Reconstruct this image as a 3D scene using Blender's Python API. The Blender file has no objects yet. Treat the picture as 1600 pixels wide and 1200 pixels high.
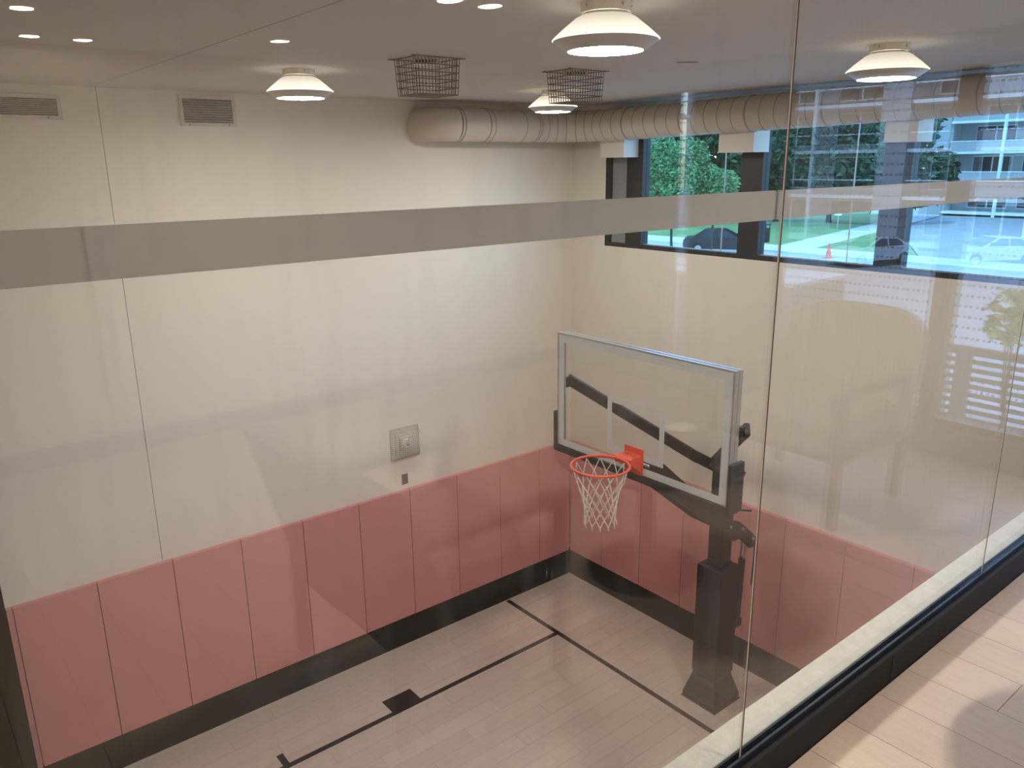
import bpy, bmesh, math, random
from mathutils import Vector, Matrix

random.seed(7)
C = bpy.context.scene.collection
SC = bpy.context.scene
PI = math.pi

# ------------------------------------------------------------------ camera
cam_d = bpy.data.cameras.new('camera')
cam_d.sensor_width = 36.0
cam_d.lens = 1245.32 / 1600 * 36.0
cam_d.clip_start = 0.02
cam_d.clip_end = 500
cam = bpy.data.objects.new('camera', cam_d)
C.objects.link(cam)
R_ = Vector((0.77550117, -0.6312368, -0.01174893))
U_ = Vector((0.1771192, 0.19966108, 0.96372415))
F_ = Vector((0.60599234, 0.74945017, -0.26664155))
M = Matrix.Identity(4)
for i in range(3):
    M[i][0], M[i][1], M[i][2] = R_[i], U_[i], -F_[i]
M.translation = Vector((-6.43688, -6.81959, 5.14261))
cam.matrix_world = M
SC.camera = cam

# ------------------------------------------------------------------ world, sun, exposure
w = bpy.data.worlds.new('sky')
SC.world = w
w.use_nodes = True
nt = w.node_tree
sky = nt.nodes.new('ShaderNodeTexSky')
sky.sky_type = 'NISHITA'
sky.sun_disc = False
sky.sun_elevation = math.radians(52)
sky.sun_rotation = math.radians(100)
bg = nt.nodes['Background']
bg.inputs['Strength'].default_value = 1.05
nt.links.new(sky.outputs['Color'], bg.inputs['Color'])
sun_d = bpy.data.lights.new('sun', 'SUN')
sun_d.energy = 4.4
sun_d.angle = math.radians(8)
sun_d.color = (0.92, 0.97, 1.0)
sun = bpy.data.objects.new('sun', sun_d)
C.objects.link(sun)
sun.rotation_euler = Vector((0.62, 0.25, -0.9)).to_track_quat('-Z', 'Y').to_euler()
sun.location = (-20, -20, 40)

DISC_E = 152.0       # court pendant diffusers
SHADE_E = 1.35       # glow of their acrylic upper shades, strongest at the rim
DOWN_E = 1600.0      # lounge downlights
SC.view_settings.view_transform = 'Standard'
SC.view_settings.look = 'None'
SC.view_settings.exposure = 0.0
SC.view_settings.gamma = 1.0
SC.view_settings.use_curve_mapping = False
SC.cycles.transparent_max_bounces = 24
SC.cycles.max_bounces = 10

# ------------------------------------------------------------------ materials
def new_mat(name):
    m = bpy.data.materials.new(name)
    m.use_nodes = True
    return m, m.node_tree, m.node_tree.nodes['Principled BSDF']

def mat(name, col, rough=0.6, metal=0.0, noise=0.0, nscale=8.0, bump=0.0, bscale=60.0, spec=0.5):
    m, t, b = new_mat(name)
    b.inputs['Base Color'].default_value = (*col, 1)
    b.inputs['Roughness'].default_value = rough
    b.inputs['Metallic'].default_value = metal
    b.inputs['Specular IOR Level'].default_value = spec
    if noise or bump:
        tc = t.nodes.new('ShaderNodeTexCoord')
    if noise:
        n = t.nodes.new('ShaderNodeTexNoise')
        n.inputs['Scale'].default_value = nscale
        n.inputs['Detail'].default_value = 6
        t.links.new(tc.outputs['Object'], n.inputs['Vector'])
        r = t.nodes.new('ShaderNodeValToRGB')
        lo = [max(0, c * (1 - noise)) for c in col]
        hi = [min(1, c * (1 + noise)) for c in col]
        r.color_ramp.elements[0].position = 0.3
        r.color_ramp.elements[1].position = 0.7
        r.color_ramp.elements[0].color = (*lo, 1)
        r.color_ramp.elements[1].color = (*hi, 1)
        t.links.new(n.outputs['Fac'], r.inputs['Fac'])
        t.links.new(r.outputs['Color'], b.inputs['Base Color'])
    if bump:
        n2 = t.nodes.new('ShaderNodeTexNoise')
        n2.inputs['Scale'].default_value = bscale
        t.links.new(tc.outputs['Object'], n2.inputs['Vector'])
        bp = t.nodes.new('ShaderNodeBump')
        bp.inputs['Strength'].default_value = bump
        bp.inputs['Distance'].default_value = 0.01
        t.links.new(n2.outputs['Fac'], bp.inputs['Height'])
        t.links.new(bp.outputs['Normal'], b.inputs['Normal'])
    return m

def emit(name, col, strength):
    m = bpy.data.materials.new(name)
    m.use_nodes = True
    t = m.node_tree
    t.nodes.remove(t.nodes['Principled BSDF'])
    e = t.nodes.new('ShaderNodeEmission')
    e.inputs['Color'].default_value = (*col, 1)
    e.inputs['Strength'].default_value = strength
    t.links.new(e.outputs[0], t.nodes['Material Output'].inputs['Surface'])
    return m

def sheet_glass(name, tint, f0=0.04, smudge=0.0):
    """Flat sheet glass: clear transmission with Schlick reflection on each face."""
    m = bpy.data.materials.new(name)
    m.use_nodes = True
    t = m.node_tree
    t.nodes.remove(t.nodes['Principled BSDF'])
    lw = t.nodes.new('ShaderNodeLayerWeight')
    lw.inputs['Blend'].default_value = 0.5
    pw = t.nodes.new('ShaderNodeMath'); pw.operation = 'POWER'; pw.inputs[1].default_value = 5.0
    mu = t.nodes.new('ShaderNodeMath'); mu.operation = 'MULTIPLY_ADD'
    mu.inputs[1].default_value = 1 - f0; mu.inputs[2].default_value = f0
    t.links.new(lw.outputs['Facing'], pw.inputs[0])
    t.links.new(pw.outputs[0], mu.inputs[0])
    tr = t.nodes.new('ShaderNodeBsdfTransparent')
    tr.inputs['Color'].default_value = (*tint, 1)
    gl = t.nodes.new('ShaderNodeBsdfGlossy')
    gl.inputs['Roughness'].default_value = 0.0
    mx = t.nodes.new('ShaderNodeMixShader')
    t.links.new(mu.outputs[0], mx.inputs['Fac'])
    t.links.new(tr.outputs[0], mx.inputs[1])
    t.links.new(gl.outputs[0], mx.inputs[2])
    last = mx
    if smudge:
        # faint wiping streaks left on the glass
        tc = t.nodes.new('ShaderNodeTexCoord')
        mp = t.nodes.new('ShaderNodeMapping')
        mp.inputs['Scale'].default_value = (16, 1, 1.6)
        n = t.nodes.new('ShaderNodeTexNoise'); n.inputs['Scale'].default_value = 2.5; n.inputs['Detail'].default_value = 5
        t.links.new(tc.outputs['Object'], mp.inputs['Vector'])
        t.links.new(mp.outputs['Vector'], n.inputs['Vector'])
        mr = t.nodes.new('ShaderNodeMapRange')
        mr.inputs['From Min'].default_value = 0.5; mr.inputs['From Max'].default_value = 0.8
        mr.inputs['To Min'].default_value = 0.0; mr.inputs['To Max'].default_value = smudge
        t.links.new(n.outputs['Fac'], mr.inputs['Value'])
        df = t.nodes.new('ShaderNodeBsdfTranslucent'); df.inputs['Color'].default_value = (0.8, 0.8, 0.8, 1)
        m2 = t.nodes.new('ShaderNodeMixShader')
        t.links.new(mr.outputs['Result'], m2.inputs['Fac'])
        t.links.new(mx.outputs[0], m2.inputs[1]); t.links.new(df.outputs[0], m2.inputs[2])
        last = m2
    t.links.new(last.outputs[0], t.nodes['Material Output'].inputs['Surface'])
    return m

def add_dots(m, pitch, rad):
    """Small printed dots on a pane that lies in a y-z plane."""
    t = m.node_tree
    out = t.nodes['Material Output']
    src = out.inputs['Surface'].links[0].from_socket
    tc = t.nodes.new('ShaderNodeTexCoord'); sp = t.nodes.new('ShaderNodeSeparateXYZ')
    t.links.new(tc.outputs['Object'], sp.inputs[0])
    sq = []
    for ax in ('Y', 'Z'):
        a = t.nodes.new('ShaderNodeMath'); a.operation = 'PINGPONG'; a.inputs[1].default_value = pitch / 2
        t.links.new(sp.outputs[ax], a.inputs[0])
        b = t.nodes.new('ShaderNodeMath'); b.operation = 'POWER'; b.inputs[1].default_value = 2.0
        t.links.new(a.outputs[0], b.inputs[0]); sq.append(b)
    ad = t.nodes.new('ShaderNodeMath'); ad.operation = 'ADD'
    t.links.new(sq[0].outputs[0], ad.inputs[0]); t.links.new(sq[1].outputs[0], ad.inputs[1])
    lt = t.nodes.new('ShaderNodeMath'); lt.operation = 'LESS_THAN'; lt.inputs[1].default_value = rad * rad
    t.links.new(ad.outputs[0], lt.inputs[0])
    df = t.nodes.new('ShaderNodeBsdfDiffuse'); df.inputs['Color'].default_value = (0.08, 0.08, 0.09, 1)
    mx = t.nodes.new('ShaderNodeMixShader')
    t.links.new(lt.outputs[0], mx.inputs['Fac'])
    t.links.new(src, mx.inputs[1]); t.links.new(df.outputs[0], mx.inputs[2])
    t.links.new(mx.outputs[0], out.inputs['Surface'])

def plank_mat(name, dark, mid, light, along, rough=0.4):
    m, t, b = new_mat(name)
    oi = t.nodes.new('ShaderNodeObjectInfo')
    tc = t.nodes.new('ShaderNodeTexCoord')
    ad = t.nodes.new('ShaderNodeVectorMath'); ad.operation = 'MULTIPLY_ADD'
    ad.inputs[1].default_value = (37.0, 53.0, 11.0)
    cb = t.nodes.new('ShaderNodeCombineXYZ')
    for k in range(3):
        t.links.new(oi.outputs['Random'], cb.inputs[k])
    t.links.new(cb.outputs[0], ad.inputs[0])
    t.links.new(tc.outputs['Object'], ad.inputs[2])
    mp = t.nodes.new('ShaderNodeMapping')
    mp.inputs['Scale'].default_value = (1.3, 14, 1) if along == 'x' else (14, 1.3, 1)
    t.links.new(ad.outputs[0], mp.inputs['Vector'])
    n = t.nodes.new('ShaderNodeTexNoise')
    n.inputs['Scale'].default_value = 1.6; n.inputs['Detail'].default_value = 8; n.inputs['Roughness'].default_value = 1.05
    t.links.new(mp.outputs[0], n.inputs['Vector'])
    r = t.nodes.new('ShaderNodeValToRGB')
    r.color_ramp.elements[0].position = 0.25; r.color_ramp.elements[0].color = (*dark, 1)
    r.color_ramp.elements[1].position = 0.75; r.color_ramp.elements[1].color = (*light, 1)
    e = r.color_ramp.elements.new(0.48); e.color = (*mid, 1)
    t.links.new(n.outputs['Fac'], r.inputs['Fac'])
    hs = t.nodes.new('ShaderNodeHueSaturation')
    mr = t.nodes.new('ShaderNodeMapRange')
    mr.inputs['To Min'].default_value = 0.95; mr.inputs['To Max'].default_value = 1.04
    t.links.new(oi.outputs['Random'], mr.inputs['Value'])
    t.links.new(mr.outputs[0], hs.inputs['Value'])
    t.links.new(r.outputs['Color'], hs.inputs['Color'])
    t.links.new(hs.outputs['Color'], b.inputs['Base Color'])
    b.inputs['Roughness'].default_value = rough
    return m

MT = {}
MT['cream'] = mat('cream_paint', (0.785, 0.72, 0.62), 0.7, noise=0.015, nscale=1.2)
MT['ceiling'] = mat('ceiling_paint', (0.60, 0.555, 0.515), 0.8, noise=0.02, nscale=1.0)
MT['pink'] = mat('pink_vinyl', (0.64, 0.285, 0.265), 0.5, noise=0.03, nscale=2.0, bump=0.05, bscale=250)
MT['black'] = mat('black_rubber', (0.018, 0.016, 0.014), 0.55, noise=0.15, nscale=4)
MT['line'] = mat('black_line_paint', (0.018, 0.014, 0.013), 0.6)
MT['pad_black'] = mat('black_padding', (0.016, 0.014, 0.014), 0.5, bump=0.08, bscale=140)
MT['steel_black'] = mat('black_powder_coat', (0.022, 0.019, 0.018), 0.4, noise=0.1, nscale=20)
MT['alu'] = mat('brushed_aluminium', (0.50, 0.47, 0.44), 0.4, metal=0.6, noise=0.06, nscale=30)
MT['steel'] = mat('zinc_steel', (0.55, 0.53, 0.5), 0.35, metal=0.9)
MT['white_line'] = mat('white_glass_paint', (0.62, 0.63, 0.62), 0.5)
MT['orange'] = mat('orange_enamel', (0.72, 0.085, 0.035), 0.38, noise=0.04, nscale=14)
MT['net'] = mat('white_nylon', (0.64, 0.58, 0.49), 0.8, noise=0.08, nscale=60)
MT['duct'] = mat('painted_duct', (0.66, 0.585, 0.49), 0.55, noise=0.02, nscale=3)
MT['seam'] = mat('duct_seam_sealant', (0.45, 0.385, 0.315), 0.6)
MT['box_white'] = mat('white_casing', (0.80, 0.75, 0.67), 0.6, noise=0.02, nscale=3)
MT['vent'] = mat('vent_paint', (0.62, 0.57, 0.5), 0.5)
MT['dark'] = mat('dark_void', (0.012, 0.011, 0.011), 0.9)
MT['frame'] = mat('charcoal_frame', (0.02, 0.02, 0.022), 0.45)
MT['grey_reveal'] = mat('grey_reveal', (0.25, 0.26, 0.27), 0.6)
MT['facade'] = mat('dark_facade_lining', (0.10, 0.095, 0.09), 0.7, noise=0.05, nscale=3)
MT['lamp'] = mat('lamp_enamel', (0.80, 0.74, 0.64), 0.35)
MT['lamp_lower'] = mat('lamp_lower_acrylic', (0.62, 0.60, 0.58), 0.4)
MT['disc'] = emit('lamp_diffuser_light', (1.0, 0.965, 0.92), DISC_E)
def glow_enamel():
    m, t, b = new_mat('lit_lamp_acrylic')
    b.inputs['Base Color'].default_value = (0.75, 0.70, 0.62, 1); b.inputs['Roughness'].default_value = 0.4
    b.inputs['Emission Color'].default_value = (1.0, 0.92, 0.76, 1); 
    tc = t.nodes.new('ShaderNodeTexCoord'); sp = t.nodes.new('ShaderNodeSeparateXYZ')
    mr = t.nodes.new('ShaderNodeMapRange')
    mr.inputs['From Min'].default_value = -0.045; mr.inputs['From Max'].default_value = -0.132
    mr.inputs['To Min'].default_value = 0.35 * SHADE_E; mr.inputs['To Max'].default_value = SHADE_E
    t.links.new(tc.outputs['Object'], sp.inputs[0]); t.links.new(sp.outputs['Z'], mr.inputs['Value'])
    t.links.new(mr.outputs[0], b.inputs['Emission Strength'])
    return m
MT['lamp_lit'] = glow_enamel()
MT['down'] = emit('downlight_light', (1.0, 0.92, 0.82), DOWN_E)
MT['wire'] = mat('wire_paint', (0.22, 0.195, 0.175), 0.5)
MT['wire_white'] = mat('white_wire', (0.50, 0.45, 0.39), 0.5)
MT['plastic'] = mat('off_white_plastic', (0.70, 0.64, 0.55), 0.4)
MT['brown_plate'] = mat('brown_plate', (0.16, 0.125, 0.085), 0.5)
MT['stone'] = mat('pale_stone', (0.60, 0.585, 0.50), 0.7, noise=0.09, nscale=22, bump=0.1, bscale=90)
MT['channel'] = mat('black_channel', (0.007, 0.006, 0.006), 0.6, spec=0.2)
MT['gasket'] = mat('rubber_gasket', (0.012, 0.015, 0.026), 0.45, spec=0.3)
MT['glass'] = sheet_glass('partition_glass', (0.985, 0.985, 0.975), 0.042, smudge=0.035)
MT['window_glass'] = sheet_glass('tinted_window_glass', (0.58, 0.80, 0.92), 0.03)
MT['lounge_glass'] = sheet_glass('lounge_window_glass', (0.80, 0.90, 1.0), 0.03)
add_dots(MT['lounge_glass'], 0.055, 0.0065)
MT['board_glass'] = sheet_glass('backboard_glass', (0.955, 0.96, 0.945), 0.03)
MT['seal_light'] = mat('clear_seal', (0.50, 0.42, 0.34), 0.4)
MT['seal_dark'] = mat('dark_seal', (0.03, 0.022, 0.018), 0.5)
MT['plank'] = plank_mat('pale_oak_plank', (0.49, 0.375, 0.305), (0.60, 0.485, 0.405), (0.66, 0.545, 0.46), 'x', 0.36)
MT['plank_up'] = plank_mat('lounge_oak_plank', (0.44, 0.33, 0.24), (0.54, 0.42, 0.325), (0.60, 0.48, 0.38), 'y', 0.45)
MT['sub'] = mat('floor_gap', (0.10, 0.075, 0.06), 0.8)
# frosted film: part scatters forward, part back
def film():
    m = bpy.data.materials.new('frosted_film'); m.use_nodes = True
    t = m.node_tree; t.nodes.remove(t.nodes['Principled BSDF'])
    a = t.nodes.new('ShaderNodeBsdfTranslucent'); a.inputs['Color'].default_value = (0.64, 0.65, 0.66, 1)
    d = t.nodes.new('ShaderNodeBsdfDiffuse'); d.inputs['Color'].default_value = (0.64, 0.65, 0.66, 1)
    x = t.nodes.new('ShaderNodeMixShader'); x.inputs['Fac'].default_value = 0.45
    t.links.new(a.outputs[0], x.inputs[1]); t.links.new(d.outputs[0], x.inputs[2])
    t.links.new(x.outputs[0], t.nodes['Material Output'].inputs['Surface'])
    return m
MT['film'] = film()
MT['fabric'] = mat('grey_upholstery', (0.30, 0.265, 0.235), 0.9, noise=0.06, nscale=40, bump=0.2, bscale=300)
MT['wood_dark'] = mat('walnut_frame', (0.11, 0.065, 0.04), 0.45, noise=0.2, nscale=12)
MT['table_top'] = mat('dark_table_top', (0.16, 0.125, 0.10), 0.4, noise=0.1, nscale=8)
MT['ceramic'] = mat('white_ceramic', (0.82, 0.80, 0.76), 0.25)
MT['canvas'] = mat('pale_canvas', (0.80, 0.77, 0.71), 0.8, noise=0.04, nscale=5)
MT['asphalt'] = mat('asphalt', (0.36, 0.37, 0.38), 0.9, noise=0.12, nscale=0.6)
MT['concrete'] = mat('pavement_concrete', (0.52, 0.53, 0.53), 0.9, noise=0.06, nscale=0.5)
MT['grass'] = mat('lawn_grass', (0.17, 0.27, 0.09), 0.95, noise=0.25, nscale=0.35)
MT['leaf_dark'] = mat('dark_leaf', (0.030, 0.070, 0.028), 0.7, noise=0.3, nscale=0.4)
MT['leaf_light'] = mat('light_leaf', (0.105, 0.23, 0.075), 0.6, noise=0.25, nscale=0.8)
MT['leaf_young'] = mat('young_leaf', (0.16, 0.24, 0.07), 0.6, noise=0.2, nscale=2)
MT['bark'] = mat('bark', (0.05, 0.038, 0.03), 0.9, noise=0.3, nscale=6)
MT['slat'] = mat('fence_slat', (0.10, 0.085, 0.07), 0.7, noise=0.1, nscale=4)
MT['container'] = mat('ribbed_metal', (0.28, 0.26, 0.24), 0.6, noise=0.06, nscale=2)
MT['container_lid'] = mat('pale_metal_roof', (0.70, 0.72, 0.74), 0.6)
MT['bld'] = mat('building_concrete', (0.42, 0.43, 0.44), 0.85, noise=0.05, nscale=0.6)
MT['bld_white'] = mat('white_slab_edge', (0.82, 0.86, 0.86), 0.7)
MT['bld_glass'] = mat('dark_building_glass', (0.03, 0.04, 0.05), 0.15)
MT['car_dark'] = mat('dark_car_paint', (0.035, 0.028, 0.03), 0.25)
MT['car_white'] = mat('white_car_paint', (0.78, 0.80, 0.80), 0.3)
MT['car_silver'] = mat('silver_car_paint', (0.50, 0.53, 0.55), 0.3, metal=0.3)
MT['car_glass'] = mat('car_window', (0.03, 0.05, 0.05), 0.08)
MT['tyre'] = mat('tyre', (0.015, 0.015, 0.015), 0.8)
MT['cone'] = mat('cone_orange', (0.85, 0.10, 0.04), 0.5)
MT['red_light'] = mat('tail_lens', (0.4, 0.02, 0.02), 0.3)

# ------------------------------------------------------------------ helpers
def add_box(bm, x0, x1, y0, y1, z0, z1):
    vs = [bm.verts.new((x, y, z)) for x in (x0, x1) for y in (y0, y1) for z in (z0, z1)]
    for f in ((0, 1, 3, 2), (4, 6, 7, 5), (0, 4, 5, 1), (2, 3, 7, 6), (0, 2, 6, 4), (1, 5, 7, 3)):
        bm.faces.new([vs[i] for i in f])
    return vs

def add_prism(bm, pts, axis, a, b):
    """Polygon pts (2-D) swept along an axis from a to b."""
    def P(u, v, s):
        return {'x': (s, u, v), 'y': (u, s, v), 'z': (u, v, s)}[axis]
    A = [bm.verts.new(P(u, v, a)) for u, v in pts]
    B = [bm.verts.new(P(u, v, b)) for u, v in pts]
    n = len(pts)
    bm.faces.new(A); bm.faces.new(B[::-1])
    for i in range(n):
        j = (i + 1) % n
        bm.faces.new((A[i], B[i], B[j], A[j]))

def add_tube(bm, p0, p1, r, n=6, caps=True, r1=None):
    p0, p1 = Vector(p0), Vector(p1)
    d = (p1 - p0)
    if d.length < 1e-6:
        return
    q = d.to_track_quat('Z', 'Y')
    r1 = r if r1 is None else r1
    A, B = [], []
    for i in range(n):
        a = 2 * PI * i / n
        o = q @ Vector((math.cos(a), math.sin(a), 0))
        A.append(bm.verts.new(p0 + o * r)); B.append(bm.verts.new(p1 + o * r1))
    for i in range(n):
        j = (i + 1) % n
        bm.faces.new((A[i], A[j], B[j], B[i]))
    if caps:
        bm.faces.new(A[::-1]); bm.faces.new(B)

def add_path(bm, pts, r, n=16, caps=True, closed=False):
    """Round tube along a poly-line with mitred rings; r a number or a list."""
    pts = [Vector(p) for p in pts]
    m = len(pts)
    rs = r if isinstance(r, (list, tuple)) else [r] * m
    rings = []
    up = None
    for i, p in enumerate(pts):
        a = pts[(i - 1) % m] if (closed or i > 0) else None
        b = pts[(i + 1) % m] if (closed or i < m - 1) else None
        t = ((p - a).normalized() if a is not None else Vector()) + ((b - p).normalized() if b is not None else Vector())
        t.normalize()
        if up is None:
            up = Vector((0, 0, 1)) if abs(t.z) < 0.9 else Vector((1, 0, 0))
        u = (up - t * up.dot(t)).normalized()
        v = t.cross(u)
        up = u
        rings.append([bm.verts.new(p + (u * math.cos(2 * PI * k / n) + v * math.sin(2 * PI * k / n)) * rs[i]) for k in range(n)])
    for i in range(m if closed else m - 1):
        A, B = rings[i], rings[(i + 1) % m]
        for k in range(n):
            j = (k + 1) % n
            bm.faces.new((A[k], A[j], B[j], B[k]))
    if caps and not closed:
        bm.faces.new(rings[0][::-1]); bm.faces.new(rings[-1])

def add_lathe(bm, prof, cx, cy, n=48, cap_top=False, cap_bot=False):
    rings = []
    for r, z in prof:
        rings.append([bm.verts.new((cx + r * math.cos(2 * PI * k / n), cy + r * math.sin(2 * PI * k / n), z)) for k in range(n)])
    for A, B in zip(rings, rings[1:]):
        for k in range(n):
            j = (k + 1) % n
            bm.faces.new((A[k], A[j], B[j], B[k]))
    if cap_bot:
        bm.faces.new(rings[0])
    if cap_top:
        bm.faces.new(rings[-1])

def to_mesh(name, bm, m=None, smooth=False, bevel=0.0, seg=2):
    if bevel:
        es = [e for e in bm.edges if len(e.link_faces) == 2 and e.calc_face_angle(0) > 0.5]
        bmesh.ops.bevel(bm, geom=es, offset=bevel, segments=seg, profile=0.5, affect='EDGES', clamp_overlap=True)
    bmesh.ops.recalc_face_normals(bm, faces=bm.faces)
    me = bpy.data.meshes.new(name)
    bm.to_mesh(me)
    bm.free()
    if m is not None:
        me.materials.append(m)
    if smooth:
        for p in me.polygons:
            p.use_smooth = True
        me.set_sharp_from_angle(angle=math.radians(40))
    return me

def link(name, me, parent=None):
    o = bpy.data.objects.new(name, me)
    C.objects.link(o)
    if parent is not None:
        o.parent = parent
        o.matrix_parent_inverse = Matrix.Translation(-parent_loc(parent))
    return o

def parent_loc(p):
    v = Vector(p.location)
    while p.parent is not None:
        p = p.parent
        # child locations are world offsets under unrotated parents at build time
    return v if p.parent is None else v

def part(name, bm, m, parent, smooth=False, bevel=0.0, seg=2):
    """A part in its parent's local coordinates."""
    o = bpy.data.objects.new(name, to_mesh(name, bm, m, smooth, bevel, seg))
    C.objects.link(o)
    o.parent = parent
    return o

def tag(o, label, cat, group=None, kind=None):
    o['label'] = label
    o['category'] = cat
    if group: o['group'] = group
    if kind: o['kind'] = kind
    return o

def thing(name, label, cat, loc=(0, 0, 0), rotz=0.0, group=None):
    o = bpy.data.objects.new(name, None)
    o.empty_display_size = 0.1
    C.objects.link(o)
    o.location = loc
    o.rotation_euler = (0, 0, rotz)
    return tag(o, label, cat, group)

def solid(name, bm, m, label, cat, loc=(0, 0, 0), rotz=0.0, group=None, smooth=False, bevel=0.0):
    o = bpy.data.objects.new(name, to_mesh(name, bm, m, smooth, bevel))
    C.objects.link(o)
    o.location = loc
    o.rotation_euler = (0, 0, rotz)
    return tag(o, label, cat, group)

def struct(name, bm, m, parent=None, smooth=False, bevel=0.0):
    o = bpy.data.objects.new(name, to_mesh(name, bm, m, smooth, bevel))
    C.objects.link(o)
    if parent is not None:
        o.parent = parent
    else:
        o['kind'] = 'structure'
    return o

def dup(root, loc, rotz=None, label=None, group=None):
    r = root.copy(); C.objects.link(r); r.location = loc
    if rotz is not None: r.rotation_euler = (0, 0, rotz)
    if label: r['label'] = label
    if group: r['group'] = group
    for ch in list(root.children):
        c = ch.copy(); C.objects.link(c); c.parent = r
        for g in ch.children:
            d = g.copy(); C.objects.link(d); d.parent = c
    return r

def B(*boxes):
    bm = bmesh.new()
    for b in boxes:
        add_box(bm, *b)
    return bm

# dimensions
CEIL = 5.73
LF = 3.60            # lounge floor
YG = -5.87           # glass plane
FX = -2.13           # lounge facade plane
HB, HP = 0.328, 1.814

# ------------------------------------------------------------------ setting: court shell
floor = struct('floor', B((-9.5, 0.05, -6.0, 0.05, -0.12, -0.006)), MT['sub'])
def lay(parent, mat_, x0, x1, y0, y1, z, w, L, along, th=0.012, gap=0.0016):
    cache = {}
    rows = int(math.ceil((y1 - y0 if along == 'x' else x1 - x0) / w - 1e-6))
    rnd = random.Random(3)
    off = 0
    for i in range(rows):
        a0 = (y0 if along == 'x' else x0) + i * w
        a1 = min(a0 + w, y1 if along == 'x' else x1)
        s, e = (x0, x1) if along == 'x' else (y0, y1)
        off = (off + L * 0.37) % L
        cuts = [s]
        c = s + off
        if off < 0.25: c += L
        while c < e - 0.2:
            cuts.append(c); c += L
        cuts.append(e)
        for p, q in zip(cuts, cuts[1:]):
            ln, wd = round(q - p, 3), round(a1 - a0, 3)
            if (ln, wd) not in cache:
                bm = bmesh.new()
                hx, hy = (ln / 2 - gap / 2, wd / 2 - gap / 2) if along == 'x' else (wd / 2 - gap / 2, ln / 2 - gap / 2)
                add_box(bm, -hx, hx, -hy, hy, -th, 0)
                cache[(ln, wd)] = to_mesh('plank', bm, mat_)
            o = bpy.data.objects.new('plank', cache[(ln, wd)])
            C.objects.link(o)
            o.parent = parent
            m1, m2 = (p + q) / 2, (a0 + a1) / 2
            o.location = (m1, m2, z) if along == 'x' else (m2, m1, z)
lay(floor, MT['plank'], -7.2, 0.0, -5.80, 0.0, 0.0, 0.185, 1.25, 'x', th=0.006)

# court markings, 2 mm of paint on the planks
def fmark(name, x0, x1, y0, y1, z=0.0022):
    struct(name, B((x0, x1, y0, y1, 0.0004, z)), MT['line'], floor)
fmark('court_line', -1.075, -1.02, -5.75, -0.02)
fmark('court_line', -7.1, -1.075, -0.955, -0.90)
fmark('court_line', -7.1, -1.075, -4.555, -4.50)
fmark('block_mark', -3.20, -2.875, -0.90, -0.70)
fmark('tick_mark', -4.32, -4.26, -0.90, -0.745)
fmark('block_mark', -3.20, -2.875, -4.755, -4.555)

wall_left = struct('wall_left', B((-9.5, 0.25, 0.07, 0.25, -0.12, CEIL)), MT['dark'])
for x0, x1 in ((-6.06, -4.853), (-4.849, 0.05)):
    struct('wall_panel', B((x0, x1, 0.05, 0.07, 0.0, CEIL)), MT['cream'], wall_left)
struct('wall_panel', B((-9.5, -6.55, 0.05, 0.07, 0.0, CEIL)), MT['cream'], wall_left)
trim_1 = struct('trim_1', B((-6.55, -6.052, -0.10, 0.07, 0.0, CEIL)), MT['channel'])

WB, WT = 4.245, 5.60
wall_right = struct('wall_right', B((0.05, 0.25, -6.0, 0.07, -0.12, WB),
                                    (0.05, 0.25, -0.475, 0.07, WB, CEIL),
                                    (0.05, 0.25, -6.0, -0.475, WT, CEIL)), MT['cream'])
wall_far = struct('wall_end', B((-9.7, -9.5, -9.8, 0.25, -0.12, CEIL)), MT['cream'])

# baseboards
struct('baseboard_left', B((-6.05, 0.0, 0.0, 0.05, 0.0, HB)), MT['black'])
struct('baseboard_right', B((0.0, 0.05, -5.86, 0.05, 0.0, HB)), MT['black'])

# ceiling: slab with two boards that meet at a seam
ceiling = struct('ceiling', B((-9.7, 0.25, -9.8, 0.25, CEIL + 0.012, CEIL + 0.35)), MT['dark'])
for x0, x1 in ((-9.5, -4.892), (-4.887, 0.25)):
    struct('ceiling_board', B((x0, x1, -9.6, 0.07, CEIL, CEIL + 0.012)), MT['ceiling'], ceiling)

# retaining wall, stone ledge, lounge slab
wall_front = struct('wall_front', B((-9.5, 0.05, -6.0, -5.80, -0.12, 3.58),
                                    (FX, 0.05, -6.0, -5.80, 3.58, CEIL)), MT['cream'])
ledge = struct('trim_2', B((-9.5, FX, -5.862, -5.765, 3.58, 3.695)), MT['stone'], bevel=0.004)
channel = struct('trim_3', B((-9.5, FX, -5.905, -5.884, LF, 3.70)), MT['channel'])
struct('gasket', B((-9.5, FX, -5.884, -5.877, LF, 3.712), (-9.5, FX, -5.863, -5.857, 3.69, 3.712)), MT['gasket'], channel)
struct('channel_joint', B((-4.231, -4.228, -5.9065, -5.9045, LF, 3.699)), MT['dark'], channel)
floor_lounge = struct('floor_lounge', B((-9.5, FX, -9.6, -5.862, LF - 0.2, LF - 0.012)), MT['sub'])
lay(floor_lounge, MT['plank_up'], -9.3, FX, -9.58, -5.906, LF, 0.185, 1.25, 'y')

# lounge walls
wall_back = struct('wall_back', B((-9.5, FX, -9.8, -9.6, LF - 0.2, CEIL)), MT['cream'])
struct('baseboard_back', B((-9.4, FX - 0.02, -9.6, -9.585, LF, LF + 0.11)), MT['frame'])
wall_facade = struct('wall_facade', B((FX, FX + 0.2, -9.8, -6.0, LF - 0.2, LF + 0.15), (FX, FX + 0.2, -9.8, -6.0, 5.62, CEIL),
                                      (FX, FX + 0.2, -9.8, -8.62, LF + 0.15, 5.62), (FX, FX + 0.2, -8.37, -7.75, LF + 0.15, 5.62)), MT['facade'])

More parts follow.
